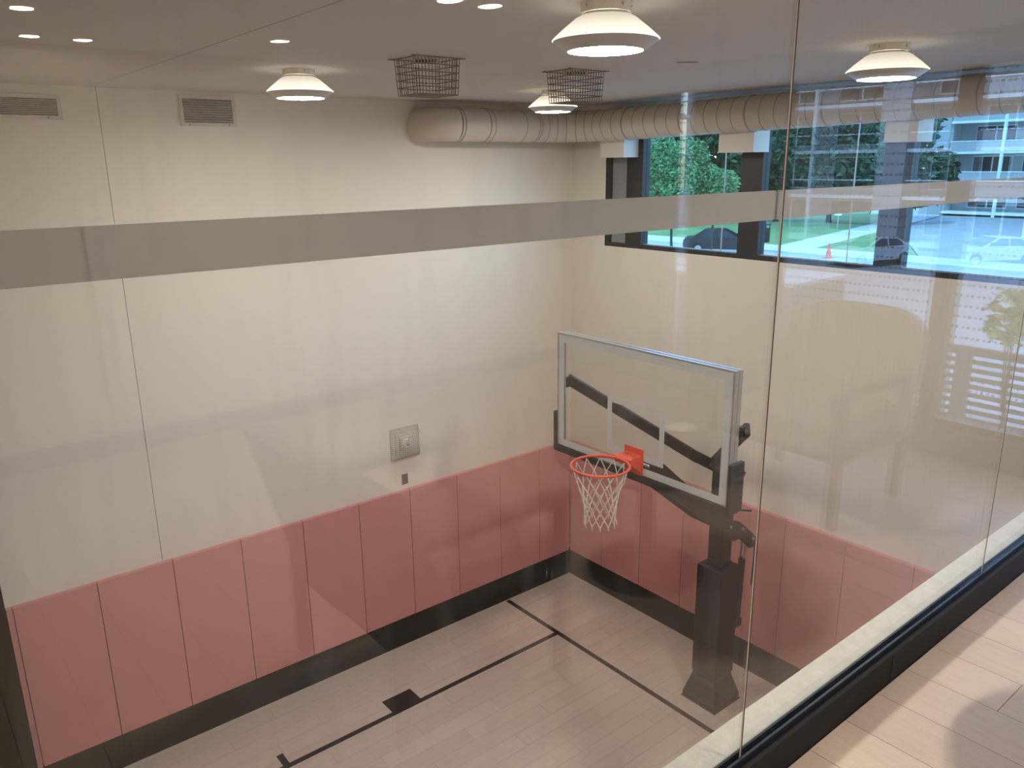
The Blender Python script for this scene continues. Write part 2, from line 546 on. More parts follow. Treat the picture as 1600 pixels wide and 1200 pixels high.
# ------------------------------------------------------------------ glass partition: panes with film band and joint seals
JX = [-9.3, -8.0, -6.56, -4.958, -3.521, FX + 0.03]
partition = struct('wall_glass', B((-9.5, FX, -5.88, -5.86, 5.715, CEIL)), MT['channel'])
for i in range(len(JX) - 1):
    x0, x1 = JX[i] + 0.0008, JX[i + 1] - 0.0008
    pane = struct('pane', B((x0, x1, -5.876, -5.864, 3.70, 5.716)), MT['glass'], partition)
    struct('frosted_band', B((x0, x1, -5.8636, -5.8630, 5.025, 5.0835)), MT['film'], pane)
for x in JX[1:-1]:
    struct('joint_seal', B((x - 0.0042, x - 0.0008, -5.8770, -5.8762, 3.70, 5.716)), MT['seal_light'], partition)
    struct('joint_seal', B((x - 0.0007, x + 0.0036, -5.8772, -5.8762, 3.70, 5.716)), MT['seal_dark'], partition)

# ------------------------------------------------------------------ court window band
win = struct('window_1', B((0.05, 0.15, -6.0, -0.475, WB, WB + 0.045), (0.05, 0.15, -6.0, -0.475, WT - 0.05, WT),
                           (0.05, 0.15, -0.56, -0.475, WB + 0.045, WT - 0.05)), MT['frame'])
struct('sill_bead', B((0.085, 0.10, -6.0, -0.56, WB + 0.045, WB + 0.052)), MT['alu'], win)
struct('reveal_panel', B((0.07, 0.12, -0.785, -0.56, WB + 0.045, WT - 0.05)), MT['grey_reveal'], win)
for y0, y1 in ((-1.01, -0.785), (-2.45, -2.225), (-3.79, -3.565), (-5.15, -4.93)):
    struct('mullion', B((0.05, 0.16, y0, y1, WB + 0.045, WT - 0.05)), MT['frame'], win)
for y0, y1 in ((-2.0, -1.01), (-2.225, -2.006), (-3.30, -2.45), (-3.565, -3.306), (-4.93, -3.79), (-6.0, -5.15)):
    struct('pane', B((0.10, 0.108, y0, y1, WB + 0.045, WT - 0.05)), MT['window_glass'], win)
for y in (-2.003, -3.303):
    struct('pane_joint', B((0.099, 0.109, y - 0.004, y + 0.004, WB + 0.045, WT - 0.05)), MT['alu'], win)

win2 = struct('window_2', B((FX + 0.05, FX + 0.13, -7.75, -6.0, LF + 0.15, LF + 0.19), (FX + 0.05, FX + 0.13, -7.75, -6.0, 5.58, 5.62),
                            (FX + 0.05, FX + 0.13, -8.62, -8.37, LF + 0.15, LF + 0.19), (FX + 0.05, FX + 0.13, -8.62, -8.37, 5.58, 5.62)), MT['frame'])
for y0, y1 in ((-6.77, -6.68),):
    struct('mullion', B((FX + 0.03, FX + 0.15, y0, y1, LF + 0.19, 5.58)), MT['frame'], win2)
for y0, y1 in ((-6.68, -6.0), (-7.75, -6.77), (-8.62, -8.37)):
    struct('pane', B((FX + 0.09, FX + 0.098, y0, y1, LF + 0.19, 5.58)), MT['lounge_glass'], win2)

# ------------------------------------------------------------------ pink wall padding
def pad_row(name, label, axis, joints, end_strip=None):
    t = thing(name, label, 'wall padding')
    cache = {}
    for a, b in zip(joints, joints[1:]):
        wd = round(a - b, 3)
        if wd not in cache:
            bm = bmesh.new()
            h = wd / 2 - 0.003
            if axis == 'x':
                add_box(bm, -h, h, 0.0, 0.049, HB + 0.002, HP)
            else:
                add_box(bm, 0.0, 0.049, -h, h, HB + 0.002, HP)
            cache[wd] = to_mesh('pad', bm, MT['pink'], smooth=True, bevel=0.011, seg=3)
        o = bpy.data.objects.new('pad', cache[wd]); C.objects.link(o); o.parent = t
        o.location = ((a + b) / 2, 0, 0) if axis == 'x' else (0, (a + b) / 2, 0)
    return t
jA = [0.0] + [-0.51 - 0.61 * k for k in range(0, 10)] + [-6.046]
pad_row('wall_padding', 'row of pink padded panels along the long wall with the air vents', 'x', jA)
jB = [-0.002] + [0.038 - 0.61 * k for k in range(1, 10)] + [-5.795]
pad_row('wall_padding', 'row of pink padded panels under the window behind the basketball goal', 'y', jB)

# ------------------------------------------------------------------ basketball goal
GX, GY = -0.635, -2.73
goal = thing('basketball_goal', 'black padded basketball goal with clear backboard and orange rim', 'basketball goal', (GX, GY, 0))
def gp(name, bm, m, parent=goal, **k):
    """bm in world coordinates -> part of the goal."""
    bmesh.ops.translate(bm, verts=bm.verts, vec=(-GX, -GY, 0))
    return part(name, bm, m, parent, **k)
# flared skirt
bm = bmesh.new()
rings = []
for h, z in ((0.197, 0.0), (0.197, 0.05), (0.135, 0.27), (0.135, 0.33)):
    rings.append([bm.verts.new((GX + sx * h, GY + sy * h, z)) for sx, sy in ((-1, -1), (1, -1), (1, 1), (-1, 1))])
for A, D in zip(rings, rings[1:]):
    for k in range(4):
        j = (k + 1) % 4
        bm.faces.new((A[k], A[j], D[j], D[k]))
bm.faces.new(rings[0]); bm.faces.new(rings[-1])
gp('base_skirt', bm, MT['pad_black'], bevel=0.01)
gp('post_pad', B((GX - 0.142, GX + 0.142, GY - 0.142, GY + 0.142, 0.30, 1.46)), MT['pad_black'], bevel=0.012)
gp('post', B((GX - 0.078, GX + 0.078, GY - 0.078, GY + 0.078, 0.31, 2.47)), MT['steel_black'], bevel=0.008)
gp('post_cap', B((GX - 0.082, GX + 0.082, GY - 0.082, GY + 0.082, 2.47, 2.485)), MT['steel_black'], bevel=0.004)
# splayed upper arms
XA = -1.755
def beam(p0, p1, w, h):
    bm = bmesh.new()
    p0, p1 = Vector(p0), Vector(p1)
    d = (p1 - p0).normalized()
    side = d.cross(Vector((0, 0, 1))).normalized()
    up = side.cross(d)
    r = []
    for p in (p0, p1):
        r.append([bm.verts.new(p + side * (sx * w / 2) + up * (sz * h / 2)) for sx, sz in ((-1, -1), (1, -1), (1, 1), (-1, 1))])
    for k in range(4):
        j = (k + 1) % 4
        bm.faces.new((r[0][k], r[0][j], r[1][j], r[1][k]))
    bm.faces.new(r[0][::-1]); bm.faces.new(r[1])
    return bm
for s in (1, -1):
    arm = gp('upper_arm', beam((-0.60, GY + s * 0.035, 2.385), (-0.955, GY + s * 0.105, 2.60), 0.06, 0.10), MT['steel_black'], bevel=0.006)
    ext = beam((-0.925, GY + s * 0.08, 2.575), (-1.735, GY + s * 0.945, 3.29), 0.045, 0.10)
    gp('arm_tip', ext, MT['steel_black'], arm, bevel=0.012)
    gp('mount_bracket', B((-1.785, -1.715, GY + s * 0.915 - 0.018, GY + s * 0.915 + 0.018, 3.22, 3.31)), MT['steel_black'], arm, bevel=0.004)
# lower lift plates, running back past the post
for s in (1, -1):
    bm = bmesh.new()
    pts = [(-1.78, 2.64), (-1.78, 2.83), (-1.64, 2.77), (-1.36, 2.53), (-0.70, 1.98), (-0.48, 1.88), (-0.20, 1.64), (-0.20, 1.54), (-0.30, 1.55), (-0.49, 1.72), (-0.97, 2.01), (-1.63, 2.53)]
    y = GY + s * 0.094
    add_prism(bm, pts, 'y', y - 0.006, y + 0.006)
    pl = gp('lift_plate', bm, MT['steel_black'])
    for bx, bz in ((-0.44, 1.80), (-0.26, 1.64), (-0.635, 1.88)):
        bm = bmesh.new()
        add_tube(bm, (bx, y + s * 0.004, bz), (bx, y + s * 0.02, bz), 0.014, 6)
        gp('bolt', bm, MT['steel'], pl)
for bx, bz, r in ((-0.44, 1.80, 0.012), (-0.26, 1.64, 0.012), (-0.635, 1.88, 0.016), (-1.70, 2.72, 0.014)):
    bm = bmesh.new()
    add_tube(bm, (bx, GY - 0.095, bz), (bx, GY + 0.095, bz), r, 8)
    gp('pivot_pin', bm, MT['steel'])
# lift actuator
bm = bmesh.new(); add_tube(bm, (-0.325, GY - 0.03, 0.78), (-0.305, GY - 0.03, 1.42), 0.034, 12)
act = gp('lift_actuator', bm, MT['steel_black'], smooth=True)
bm = bmesh.new()
for dy in (-0.05, -0.01):
    add_tube(bm, (-0.305, GY + dy, 1.40), (-0.29, GY + dy, 1.645), 0.010, 8)
gp('actuator_rod', bm, MT['steel'], act, smooth=True)
gp('actuator_lug', B((-0.49, -0.285, GY - 0.065, GY + 0.005, 0.69, 0.77)), MT['steel_black'], act, bevel=0.005)
bm = bmesh.new(); add_path(bm, [(-0.225, GY - 0.108, 1.60), (-0.22, GY - 0.112, 1.46), (-0.245, GY - 0.11, 1.14)], [0.014, 0.012, 0.008], 8)
gp('crank_handle', bm, MT['steel_black'], smooth=True)
bm = bmesh.new(); add_tube(bm, (-0.56, GY - 0.078, 2.02), (-0.42, GY - 0.17, 2.00), 0.010, 8)
gp('locking_pin', bm, MT['steel_black'])
# backboard
BX, Y0, Y1, Z0, Z1 = -1.872, -3.645, -1.815, 2.70, 3.735
gl = gp('backboard_glass', B((BX, BX + 0.012, Y0 + 0.012, Y1 - 0.012, Z0 + 0.01, Z1 - 0.012)), MT['board_glass'])
bw = 0.062
gp('white_border', B((BX - 0.0012, BX - 0.0002, Y0 + 0.018, Y1 - 0.018, Z1 - 0.018 - bw, Z1 - 0.018),
                     (BX - 0.0012, BX - 0.0002, Y0 + 0.018, Y1 - 0.018, Z0 + 0.015, Z0 + 0.015 + bw),
                     (BX - 0.0012, BX - 0.0002, Y0 + 0.018, Y0 + 0.018 + bw, Z0 + 0.015 + bw, Z1 - 0.018 - bw),
                     (BX - 0.0012, BX - 0.0002, Y1 - 0.018 - bw, Y1 - 0.018, Z0 + 0.015 + bw, Z1 - 0.018 - bw)), MT['white_line'], gl)
T0, T1, TZ0, TZ1, tw = -3.035, -2.425, 2.835, 3.30, 0.05
gp('target_square', B((BX - 0.0012, BX - 0.0002, T0, T0 + tw, TZ0, TZ1), (BX - 0.0012, BX - 0.0002, T1 - tw, T1, TZ0, TZ1),
                      (BX - 0.0012, BX - 0.0002, T0 + tw, T1 - tw, TZ1 - tw, TZ1), (BX - 0.0012, BX - 0.0002, T0 + tw, T1 - tw, TZ0, TZ0 + tw)), MT['white_line'], gl)
fr = 0.03
fm = gp('backboard_frame', B((BX - 0.004, BX + 0.085, Y0, Y0 + 0.014, Z0, Z1), (BX - 0.004, BX + 0.085, Y1 - 0.014, Y1, Z0, Z1),
                        (BX - 0.004, BX + 0.085, Y0 + 0.014, Y1 - 0.014, Z1 - 0.014, Z1), (BX - 0.004, BX + 0.085, Y0 + 0.014, Y1 - 0.014, Z0, Z0 + 0.012)), MT['alu'])
gp('frame_rib', B((BX + 0.04, BX + 0.045, Y0 - 0.004, Y0, Z0, Z1), (BX + 0.04, BX + 0.045, Y0, Y1, Z1, Z1 + 0.004)), MT['alu'], fm)
# rubber edge padding
def pad_box(*a): return B(a)
ep = gp('edge_pad', B((BX - 0.022, BX + 0.105, Y0 - 0.03, Y1 + 0.03, Z0 - 0.05, Z0 + 0.012)), MT['pad_black'], bevel=0.01)
gp('edge_pad_upright', B((BX - 0.022, BX + 0.105, Y1 - 0.002, Y1 + 0.035, Z0 - 0.04, 3.02)), MT['pad_black'], ep, bevel=0.01)
gp('edge_pad_upright', B((BX - 0.022, BX + 0.135, Y0 - 0.035, Y0 + 0.002, Z0 - 0.04, 3.05)), MT['pad_black'], ep, bevel=0.01)
bm = bmesh.new(); add_path(bm, [(BX + 0.13, Y0 - 0.015, 2.97), (BX + 0.17, Y0 - 0.015, 2.945), (BX + 0.13, Y0 - 0.015, 2.90)], 0.008, 6)
gp('rope_hook', bm, MT['steel_black'], ep)
# rim
RX, RY, RZ, RR = -2.262, -2.735, 2.868, 0.228
bm = bmesh.new()
add_path(bm, [(RX + RR * math.cos(2 * PI * k / 64), RY + RR * math.sin(2 * PI * k / 64), RZ) for k in range(64)], 0.0105, 12, closed=True)
rim = gp('rim', bm, MT['orange'], smooth=True)
gp('rim_plate', B((BX - 0.012, BX - 0.0015, RY - 0.10, RY + 0.10, RZ - 0.16, RZ + 0.065)), MT['orange'], rim, bevel=0.003)
bm = bmesh.new()
# top flange and tapering box between plate and ring
r4 = [[bm.verts.new(v) for v in q] for q in (
    [(BX - 0.012, RY - 0.085, RZ - 0.13), (BX - 0.012, RY + 0.085, RZ - 0.13), (BX - 0.012, RY + 0.085, RZ + 0.012), (BX - 0.012, RY - 0.085, RZ + 0.012)],
    [(BX - 0.11, RY - 0.075, RZ - 0.055), (BX - 0.11, RY + 0.075, RZ - 0.055), (BX - 0.11, RY + 0.075, RZ + 0.012), (BX - 0.11, RY - 0.075, RZ + 0.012)],
    [(RX + RR + 0.01, RY - 0.10, RZ - 0.04), (RX + RR + 0.01, RY + 0.10, RZ - 0.04), (RX + RR + 0.01, RY + 0.10, RZ + 0.010), (RX + RR + 0.01, RY - 0.10, RZ + 0.010)])]
for A, D in zip(r4, r4[1:]):
    for k in range(4):
        j = (k + 1) % 4
        bm.faces.new((A[k], A[j], D[j], D[k]))
bm.faces.new(r4[0]); bm.faces.new(r4[-1])
gp('rim_bracket', bm, MT['orange'], rim, bevel=0.004)
bm = bmesh.new()
for s in (-1, 1):
    a0 = s * 0.52
    pts = [(RX + (RR + 0.004) * math.cos(a), RY + (RR + 0.004) * math.sin(a), RZ - 0.012) for a in [s * (0.2 + 0.75 * k / 8) for k in range(9)]]
    add_path(bm, [(BX - 0.10, RY + s * 0.06, RZ - 0.02)] + pts, 0.008, 6)
gp('rim_brace', bm, MT['orange'], rim, smooth=True)
for dy in (-0.03, 0.03):
    bm = bmesh.new()
    add_tube(bm, (BX - 0.06, RY + dy, RZ + 0.011), (BX - 0.06, RY + dy, RZ + 0.019), 0.013, 6)
    gp('bracket_bolt', bm, MT['steel'], rim)
# hooks + net: a narrowing diamond net of twelve loops
for k in range(12):
    a = 2 * PI * (k + 0.5) / 12
    bm = bmesh.new()
    add_path(bm, [(RX + (RR - 0.004) * math.cos(a), RY + (RR - 0.004) * math.sin(a), RZ - 0.008),
                  (RX + (RR - 0.012) * math.cos(a), RY + (RR - 0.012) * math.sin(a), RZ - 0.022),
                  (RX + (RR - 0.018) * math.cos(a), RY + (RR - 0.018) * math.sin(a), RZ - 0.010)], 0.003, 5)
    gp('net_hook', bm, MT['orange'], rim)
bm = bmesh.new()
rows = [(RR - 0.012, -0.012), (0.192, -0.115), (0.158, -0.20), (0.138, -0.275), (0.126, -0.345), (0.121, -0.415), (0.130, -0.475)]
rn = random.Random(5)
def np_(i, k, half):
    r, dz = rows[i]
    a = 2 * PI * (k + (0.5 if half else 0.0) + 0.5) / 12
    j = 0.006 if i else 0
    rr = r + rn.uniform(-j, j)
    return Vector((RX + 0.01 * (i / 6) + rr * math.cos(a), RY + rr * math.sin(a), RZ + dz + rn.uniform(-j, j)))
nodes = [[np_(i, k, i % 2 == 1) for k in range(12)] for i in range(len(rows))]
for i in range(len(rows) - 1):
    for k in range(12):
        p = nodes[i][k]
        if i % 2 == 0:
            qs = (nodes[i + 1][k], nodes[i + 1][(k - 1) % 12])
        else:
            qs = (nodes[i + 1][k], nodes[i + 1][(k + 1) % 12])
        for q in qs:
            add_tube(bm, p, q, 0.0038 if i < 2 else 0.0048, 5, caps=False)
for i in range(1, len(rows)):
    for k in range(12):
        p = nodes[i][k]
        add_tube(bm, p + Vector((0, 0, 0.011)), p - Vector((0, 0, 0.011)), 0.0058, 5)
for k in range(12):
    p = nodes[-1][k]
    add_tube(bm, p, p + Vector((0.004, 0, -0.028)), 0.0048, 5)
gp('net', bm, MT['net'])['kind'] = 'stuff'

# ------------------------------------------------------------------ ventilation duct
DR = 0.156
duct = thing('air_duct', 'round cream painted air duct running under the ceiling above the window', 'duct')
DZ = 5.508
def arc(cx, cy, r, a0, a1, n, z=DZ):
    return [(cx + r * math.cos(a0 + (a1 - a0) * i / n), cy + r * math.sin(a0 + (a1 - a0) * i / n), z) for i in range(n + 1)]
AX, BYY = -0.245, -0.245
e1 = [(-1.99, 0.049, DZ)] + arc(-1.79, -0.045, 0.20, PI, 1.5 * PI, 8)
e1 = [(-1.99, 0.049, DZ)] + arc(-1.79, -0.045, 0.20, PI, 1.5 * PI, 8)
def dpart(name, pts, r=DR, n=40, parent=duct):
    bm = bmesh.new(); add_path(bm, pts, r, n)
    return part(name, bm, MT['duct'], parent, smooth=True)
dpart('duct_elbow', e1)
dpart('duct_run', [(-1.79, -0.245, DZ), (-0.80, -0.245, DZ)])
dpart('duct_elbow', arc(-0.80, -0.80, 0.555, PI / 2, 0, 12))
dpart('duct_run', [(AX, -0.80, DZ), (AX, -5.78, DZ + 0.075)], [DR, DR - 0.026])
def ring(p, d, r=DR + 0.0035, w=0.012):
    bm = bmesh.new()
    d = Vector(d).normalized(); p = Vector(p)
    add_path(bm, [p - d * w / 2, p - d * w / 4, p + d * w / 4, p + d * w / 2], [r - 0.0035, r, r, r - 0.0035], 40)
    part('duct_seam', bm, MT['seam'], duct, smooth=True)
for x, r in ((-1.76, 0.008), (-1.46, 0.008), (-1.40, 0.004), (-1.0, 0.0035), (-0.80, 0.006), (-0.83, 0.0035)):
    ring((x, -0.245, DZ), (1, 0, 0), DR + r, 0.014)
for k in range(1, 7):
    a = PI / 2 - k * PI / 14
    ring((-0.80 + 0.555 * math.cos(a), -0.80 + 0.555 * math.sin(a), DZ), (math.sin(a), -math.cos(a), 0))
y = -0.82
k = 0
while y > -5.7:
    ring((AX, y, DZ + 0.075 * (-0.8 - y) / 4.98), (0, -1, 0.015), DR - 0.026 * (-0.8 - y) / 4.98 + (0.008 if k % 5 == 2 else 0.0035), 0.014 if k % 5 == 2 else 0.008)
    y -= 0.142; k += 1
# white casings beneath the duct, against the window posts
for (x0, y0, y1, z0, z1), lab in (((-0.17, -0.94, -0.60, 5.19, 5.375), 'white box casing under the duct nearest the wall corner'),
                                  ((-0.19, -2.50, -2.13, 5.215, 5.43), 'white box casing under the duct above the middle window post'),
                                  ((-0.20, -3.92, -3.67, 5.265, 5.50), 'white box casing under the duct beyond the glass panel joint')):
    t = thing('box_casing', lab, 'casing', ((x0 + 0.05) / 2, (y0 + y1) / 2, z0), 0, 'white casings under the duct')
    hx, hy = (0.048 - x0) / 2, (y1 - y0) / 2
    part('casing_box', B((-hx, hx, -hy, hy, 0.008, z1 - z0)), MT['box_white'], t, bevel=0.003)
    part('casing_lip', B((-hx - 0.004, hx, -hy - 0.004, hy + 0.004, 0, 0.008)), MT['box_white'], t)

# ------------------------------------------------------------------ pendant ceiling lights of the court
def make_light(label):
    t = thing('ceiling_light', label, 'ceiling light', (0, 0, CEIL), 0, 'round flush lights over the court')
    bm = bmesh.new()
    add_prism(bm, [(0.102 * math.cos(PI / 8 + k * PI / 4) * (1 if k % 2 else 1), 0.102 * math.sin(PI / 8 + k * PI / 4)) for k in range(8)], 'z', -0.034, -0.0005)
    mp = part('mounting_bracket', bm, MT['lamp'], t, bevel=0.002)
    for px, py in ((-0.066, -0.066), (0.066, -0.066), (-0.066, 0.066), (0.094, 0.02), (0.02, -0.094)):
        bm = bmesh.new(); add_tube(bm, (px, py, -0.014), (px * 1.045, py * 1.045, -0.014), 0.006, 6)
        part('screw', bm, MT['steel'], mp)
    bm = bmesh.new(); add_lathe(bm, [(0.086, -0.045), (0.086, -0.035)], 0, 0, 40)
    part('neck', bm, MT['lamp_lower'], t, smooth=True)
    bm = bmesh.new(); add_lathe(bm, [(0.05, -0.0445), (0.100, -0.046), (0.118, -0.055), (0.165, -0.092), (0.204, -0.126), (0.209, -0.132), (0.205, -0.135)], 0, 0, 56)
    part('shade', bm, MT['lamp_lit'], t, smooth=True)
    bm = bmesh.new(); add_lathe(bm, [(0.205, -0.135), (0.152, -0.172), (0.146, -0.172)], 0, 0, 56)
    part('lower_shade', bm, MT['lamp_lower'], t, smooth=True)
    bm = bmesh.new(); add_lathe(bm, [(0.146, -0.1715), (0.001, -0.1715)], 0, 0, 56)
    part('diffuser', bm, MT['disc'], t)
    return t
L0 = make_light('round white ceiling light between the wall vent and the wire cages')
L0.location = (-4.08, -1.80, CEIL); L0.rotation_euler = (0, 0, 0.7)
dup(L0, (-4.05, -4.47, CEIL), 0.7, 'largest round white ceiling light, nearest the glass partition')
dup(L0, (-1.67, -1.52, CEIL), 0.7, 'round white ceiling light partly behind a wire cage near the corner')
dup(L0, (-1.97, -4.54, CEIL), 0.7, 'round white ceiling light beyond the glass panel joint')

# ------------------------------------------------------------------ wall vents
def vent(x0, x1, z0, z1, label, n=10):
    t = thing('wall_vent', label, 'vent', ((x0 + x1) / 2, 0.05, z0), 0, 'louvred vents on the long wall')
    w, h = (x1 - x0) / 2, z1 - z0
    f = 0.028
    part('backing', B((-w + f, w - f, -0.004, -0.001, f, h - f)), MT['dark'], t)
    part('frame', B((-w, w, -0.016, -0.001, 0, f), (-w, w, -0.016, -0.001, h - f, h), (-w, -w + f, -0.016, -0.001, f, h - f), (w - f, w, -0.016, -0.001, f, h - f)), MT['vent'], t)
    bm = bmesh.new()
    add_prism(bm, [(-0.005, 0.001), (-0.0155, -0.0005), (-0.0155, -0.0040), (-0.005, -0.0015)], 'x', -w + f, w - f)
    me = to_mesh('slat', bm, MT['vent'])
    for k in range(n):
        o = bpy.data.objects.new('slat', me); C.objects.link(o); o.parent = t
        o.location = (0, 0, f + 0.01 + (h - 2 * f) * (k + 0.4) / n)
    for sx in (-1, 1):
        bm = bmesh.new(); add_tube(bm, (sx * w * 0.7, -0.016, f / 2), (sx * w * 0.7, -0.019, f / 2), 0.006, 8)
        part('screw', bm, MT['dark'], t)
vent(-4.26, -3.805, 5.462, 5.705, 'grey louvred air vent high on the wall between two lights')
vent(-5.75, -5.10, 5.49, 5.665, 'grey louvred air vent high on the wall, left of the wall seam', 9)

# ------------------------------------------------------------------ wire cages on the ceiling, wall guard
def cage(label, loc, lx, ly, h, taper, rotz=0.0, nx=14, ny=10, nz=5):
    """Wire basket hanging from the ceiling; lx, ly the top size."""
    t = thing('wire_guard', label, 'wire guard', loc, rotz, 'wire cages on the ceiling')
    r = 0.0022
    def P(u, v, s):
        k = 1 - taper * s
        return (u * lx / 2 * k, v * ly / 2 * k, -h * s)
    bm = bmesh.new()
    for i in range(nx + 1):
        u = -1 + 2 * i / nx
        for v in (-1, 1):
            add_tube(bm, P(u, v, 0.0), P(u, v, 1), r, 4)
        add_tube(bm, P(u, -1, 1), P(u, 1, 1), r, 4)
    for i in range(1, ny):
        v = -1 + 2 * i / ny
        for u in (-1, 1):
            add_tube(bm, P(u, v, 0.0), P(u, v, 1), r, 4)
        add_tube(bm, P(-1, v, 1), P(1, v, 1), r, 4)
    part('upright_wire', bm, MT['wire'], t)['kind'] = 'stuff'
    bm = bmesh.new()
    for k in range(nz + 1):
        s = max(0.012, k / nz)
        q = [P(-1, -1, s), P(1, -1, s), P(1, 1, s), P(-1, 1, s)]
        for a, b in zip(q, q[1:] + q[:1]):
            add_tube(bm, a, b, 0.0028, 4)
    part('hoop_wire', bm, MT['wire'], t)['kind'] = 'stuff'
    for sx in (-1, 1):
        for sy in (-1, 1):
            bm = bmesh.new()
            x, y = sx * lx / 2, sy * ly / 2
            add_box(bm, x - 0.02 + sx * 0.015, x + 0.02 + sx * 0.015, y - 0.012, y + 0.012, -0.006, -0.0005)
            part('mounting_tab', bm, MT['wire'], t)
    return t
cage('wire cage over a small ceiling sensor, clear of the lights', (-3.70, -2.69, CEIL), 0.285, 0.25, 0.20, 0.08, 0.0, 12, 10)
cage('wire cage in front of the small round light near the corner', (-2.52, -2.69, CEIL), 0.285, 0.25, 0.20, 0.08, 0.0, 12, 10)
for (sx, sy), lab in (((-3.70, -2.69), 'small off-white ceiling sensor inside the wire cage clear of the lights'), ((-2.52, -2.69), 'small off-white ceiling sensor inside the wire cage before a light')):
    t = thing('ceiling_sensor', lab, 'sensor', (sx, sy, CEIL), -0.68, 'ceiling sensors in wire cages')
    part('housing', B((-0.075, 0.075, -0.04, 0.04, -0.032, -0.0005)), MT['plastic'], t, bevel=0.004)
    for k in range(7):
        part('slot', B((-0.06 + k * 0.018, -0.05 + k * 0.018, -0.0412, -0.0398, -0.024, -0.008)), MT['dark'], t)

# strobe horn with domed wire guard on the long wall
hx, hz = -2.345, 2.33
t = thing('alarm_horn', 'round white alarm horn behind a wire guard on the long wall', 'alarm', (hx, 0.05, hz))
part('base_box', B((-0.06, 0.06, -0.035, -0.001, -0.065, 0.065)), MT['plastic'], t, bevel=0.006)
bm = bmesh.new()
add_lathe(bm, [(0.055, 0.0), (0.055, 0.02), (0.047, 0.03), (0.040, 0.024), (0.022, 0.022), (0.020, 0.034), (0.001, 0.036)], 0, 0, 28)
bmesh.ops.rotate(bm, verts=bm.verts, cent=(0, 0, 0), matrix=Matrix.Rotation(PI / 2, 3, 'X'))
bmesh.ops.translate(bm, verts=bm.verts, vec=(0, -0.035, 0))
part('horn_face', bm, MT['ceramic'], t, smooth=True)
bm = bmesh.new(); add_tube(bm, (0, -0.070, 0), (0, -0.074, 0), 0.018, 10)
part('lens', bm, MT['brown_plate'], t)
g = thing('wire_guard', 'white domed wire guard over the round alarm horn on the wall', 'wire guard', (hx, 0.05, hz))
bm = bmesh.new()
def GP(u, v):
    # rounded-square dome
    k = max(abs(u), abs(v))
    d = 0.135 * (1 - k ** 4)
    return (u * 0.17 * (0.86 + 0.14 * k), -0.004 - d, v * 0.17 * (0.86 + 0.14 * k))
N = 15
for i in range(N + 1):
    u = -1 + 2 * i / N
    pv = [GP(u, -1 + 2 * j / 12) for j in range(13)]
    ph = [GP(-1 + 2 * j / 12, u) for j in range(13)]
    for P_ in (pv, ph):
        for a, b in zip(P_, P_[1:]):
            add_tube(bm, a, b, 0.0026, 4, caps=False)
part('wire_dome', bm, MT['wire_white'], g)['kind'] = 'stuff'
bm = bmesh.new()
add_path(bm, [GP(-1, -1), GP(1, -1), GP(1, 1), GP(-1, 1)], 0.004, 6, closed=True)
part('rim_wire', bm, MT['wire_white'], g)
t = thing('switch_plate', 'small brown rectangular plate on the wall just below the alarm horn', 'switch plate', (-2.365, 0.05, 1.925))
part('plate', B((-0.036, 0.036, -0.006, -0.001, -0.056, 0.056)), MT['brown_plate'], t, bevel=0.002)
part('plate_rim', B((-0.041, 0.041, -0.003, -0.0008, -0.061, -0.0561), (-0.041, 0.041, -0.003, -0.0008, 0.0561, 0.061), (-0.041, -0.0361, -0.003, -0.0008, -0.0561, 0.0561), (0.0361, 0.041, -0.003, -0.0008, -0.0561, 0.0561)), MT['plastic'], t)
# slots in the ceiling
for (x, y, rz), lab in (((-2.55, -1.28, 0.35), 'thin dark ceiling slot between the wire cage and the duct'), ((-2.3, -3.45, 0.60), 'thin dark ceiling slot above the middle of the window')):
    t = thing('ceiling_slot', lab, 'ceiling slot', (x, y, CEIL), -0.68)
    part('slot', B((-0.06, 0.06, -0.012, 0.012, -0.004, -0.0005)), MT['dark'], t)
    part('slot_frame', B((-0.066, 0.066, 0.0121, 0.017, -0.005, -0.0005), (-0.066, 0.066, -0.017, -0.0121, -0.005, -0.0005)), MT['ceiling'], t)

# ------------------------------------------------------------------ lounge: downlights, chairs, table, pictures
def make_down(label):
    t = thing('downlight', label, 'downlight', (0, 0, CEIL), 0, 'recessed lounge downlights')
    bm = bmesh.new(); add_lathe(bm, [(0.040, -0.001), (0.041, -0.004), (0.056, -0.003), (0.058, -0.0005)], 0, 0, 28)
    part('trim_ring', bm, MT['lamp'], t, smooth=True)
    bm = bmesh.new(); add_lathe(bm, [(0.040, -0.0015), (0.0005, -0.0015)], 0, 0, 24)
    part('lens', bm, MT['down'], t)
    return t
dim = emit('dimmed_downlight_light', (1.0, 0.88, 0.66), 260.0)
downs = [(-4.67, -8.87), (-4.57, -7.57), (-4.38, -7.57), (-5.80, -8.62), (-5.66, -9.35), (-5.44, -9.35)]
d0 = None
dl = ['well behind the round table, on its own', 'above the round table, first of a close pair', 'above the round table, second of a close pair', 'between the armchair and the tall picture',
      'near the tall picture, first of a pair', 'near the tall picture, second of a pair']
for (x, y), lab in zip(downs, dl):
    lab = 'small bright lounge downlight ' + lab
    if d0 is None:
        d0 = make_down(lab); d0.location = (x, y, CEIL)
    else:
        d1 = dup(d0, (x, y, CEIL), None, lab)
        if x < -5:                                   # the pair and single by the tall picture are dimmed
            for c in d1.children:
                if c.name.startswith('lens'):
                    c.data = c.data.copy(); c.data.materials.clear(); c.data.materials.append(dim)

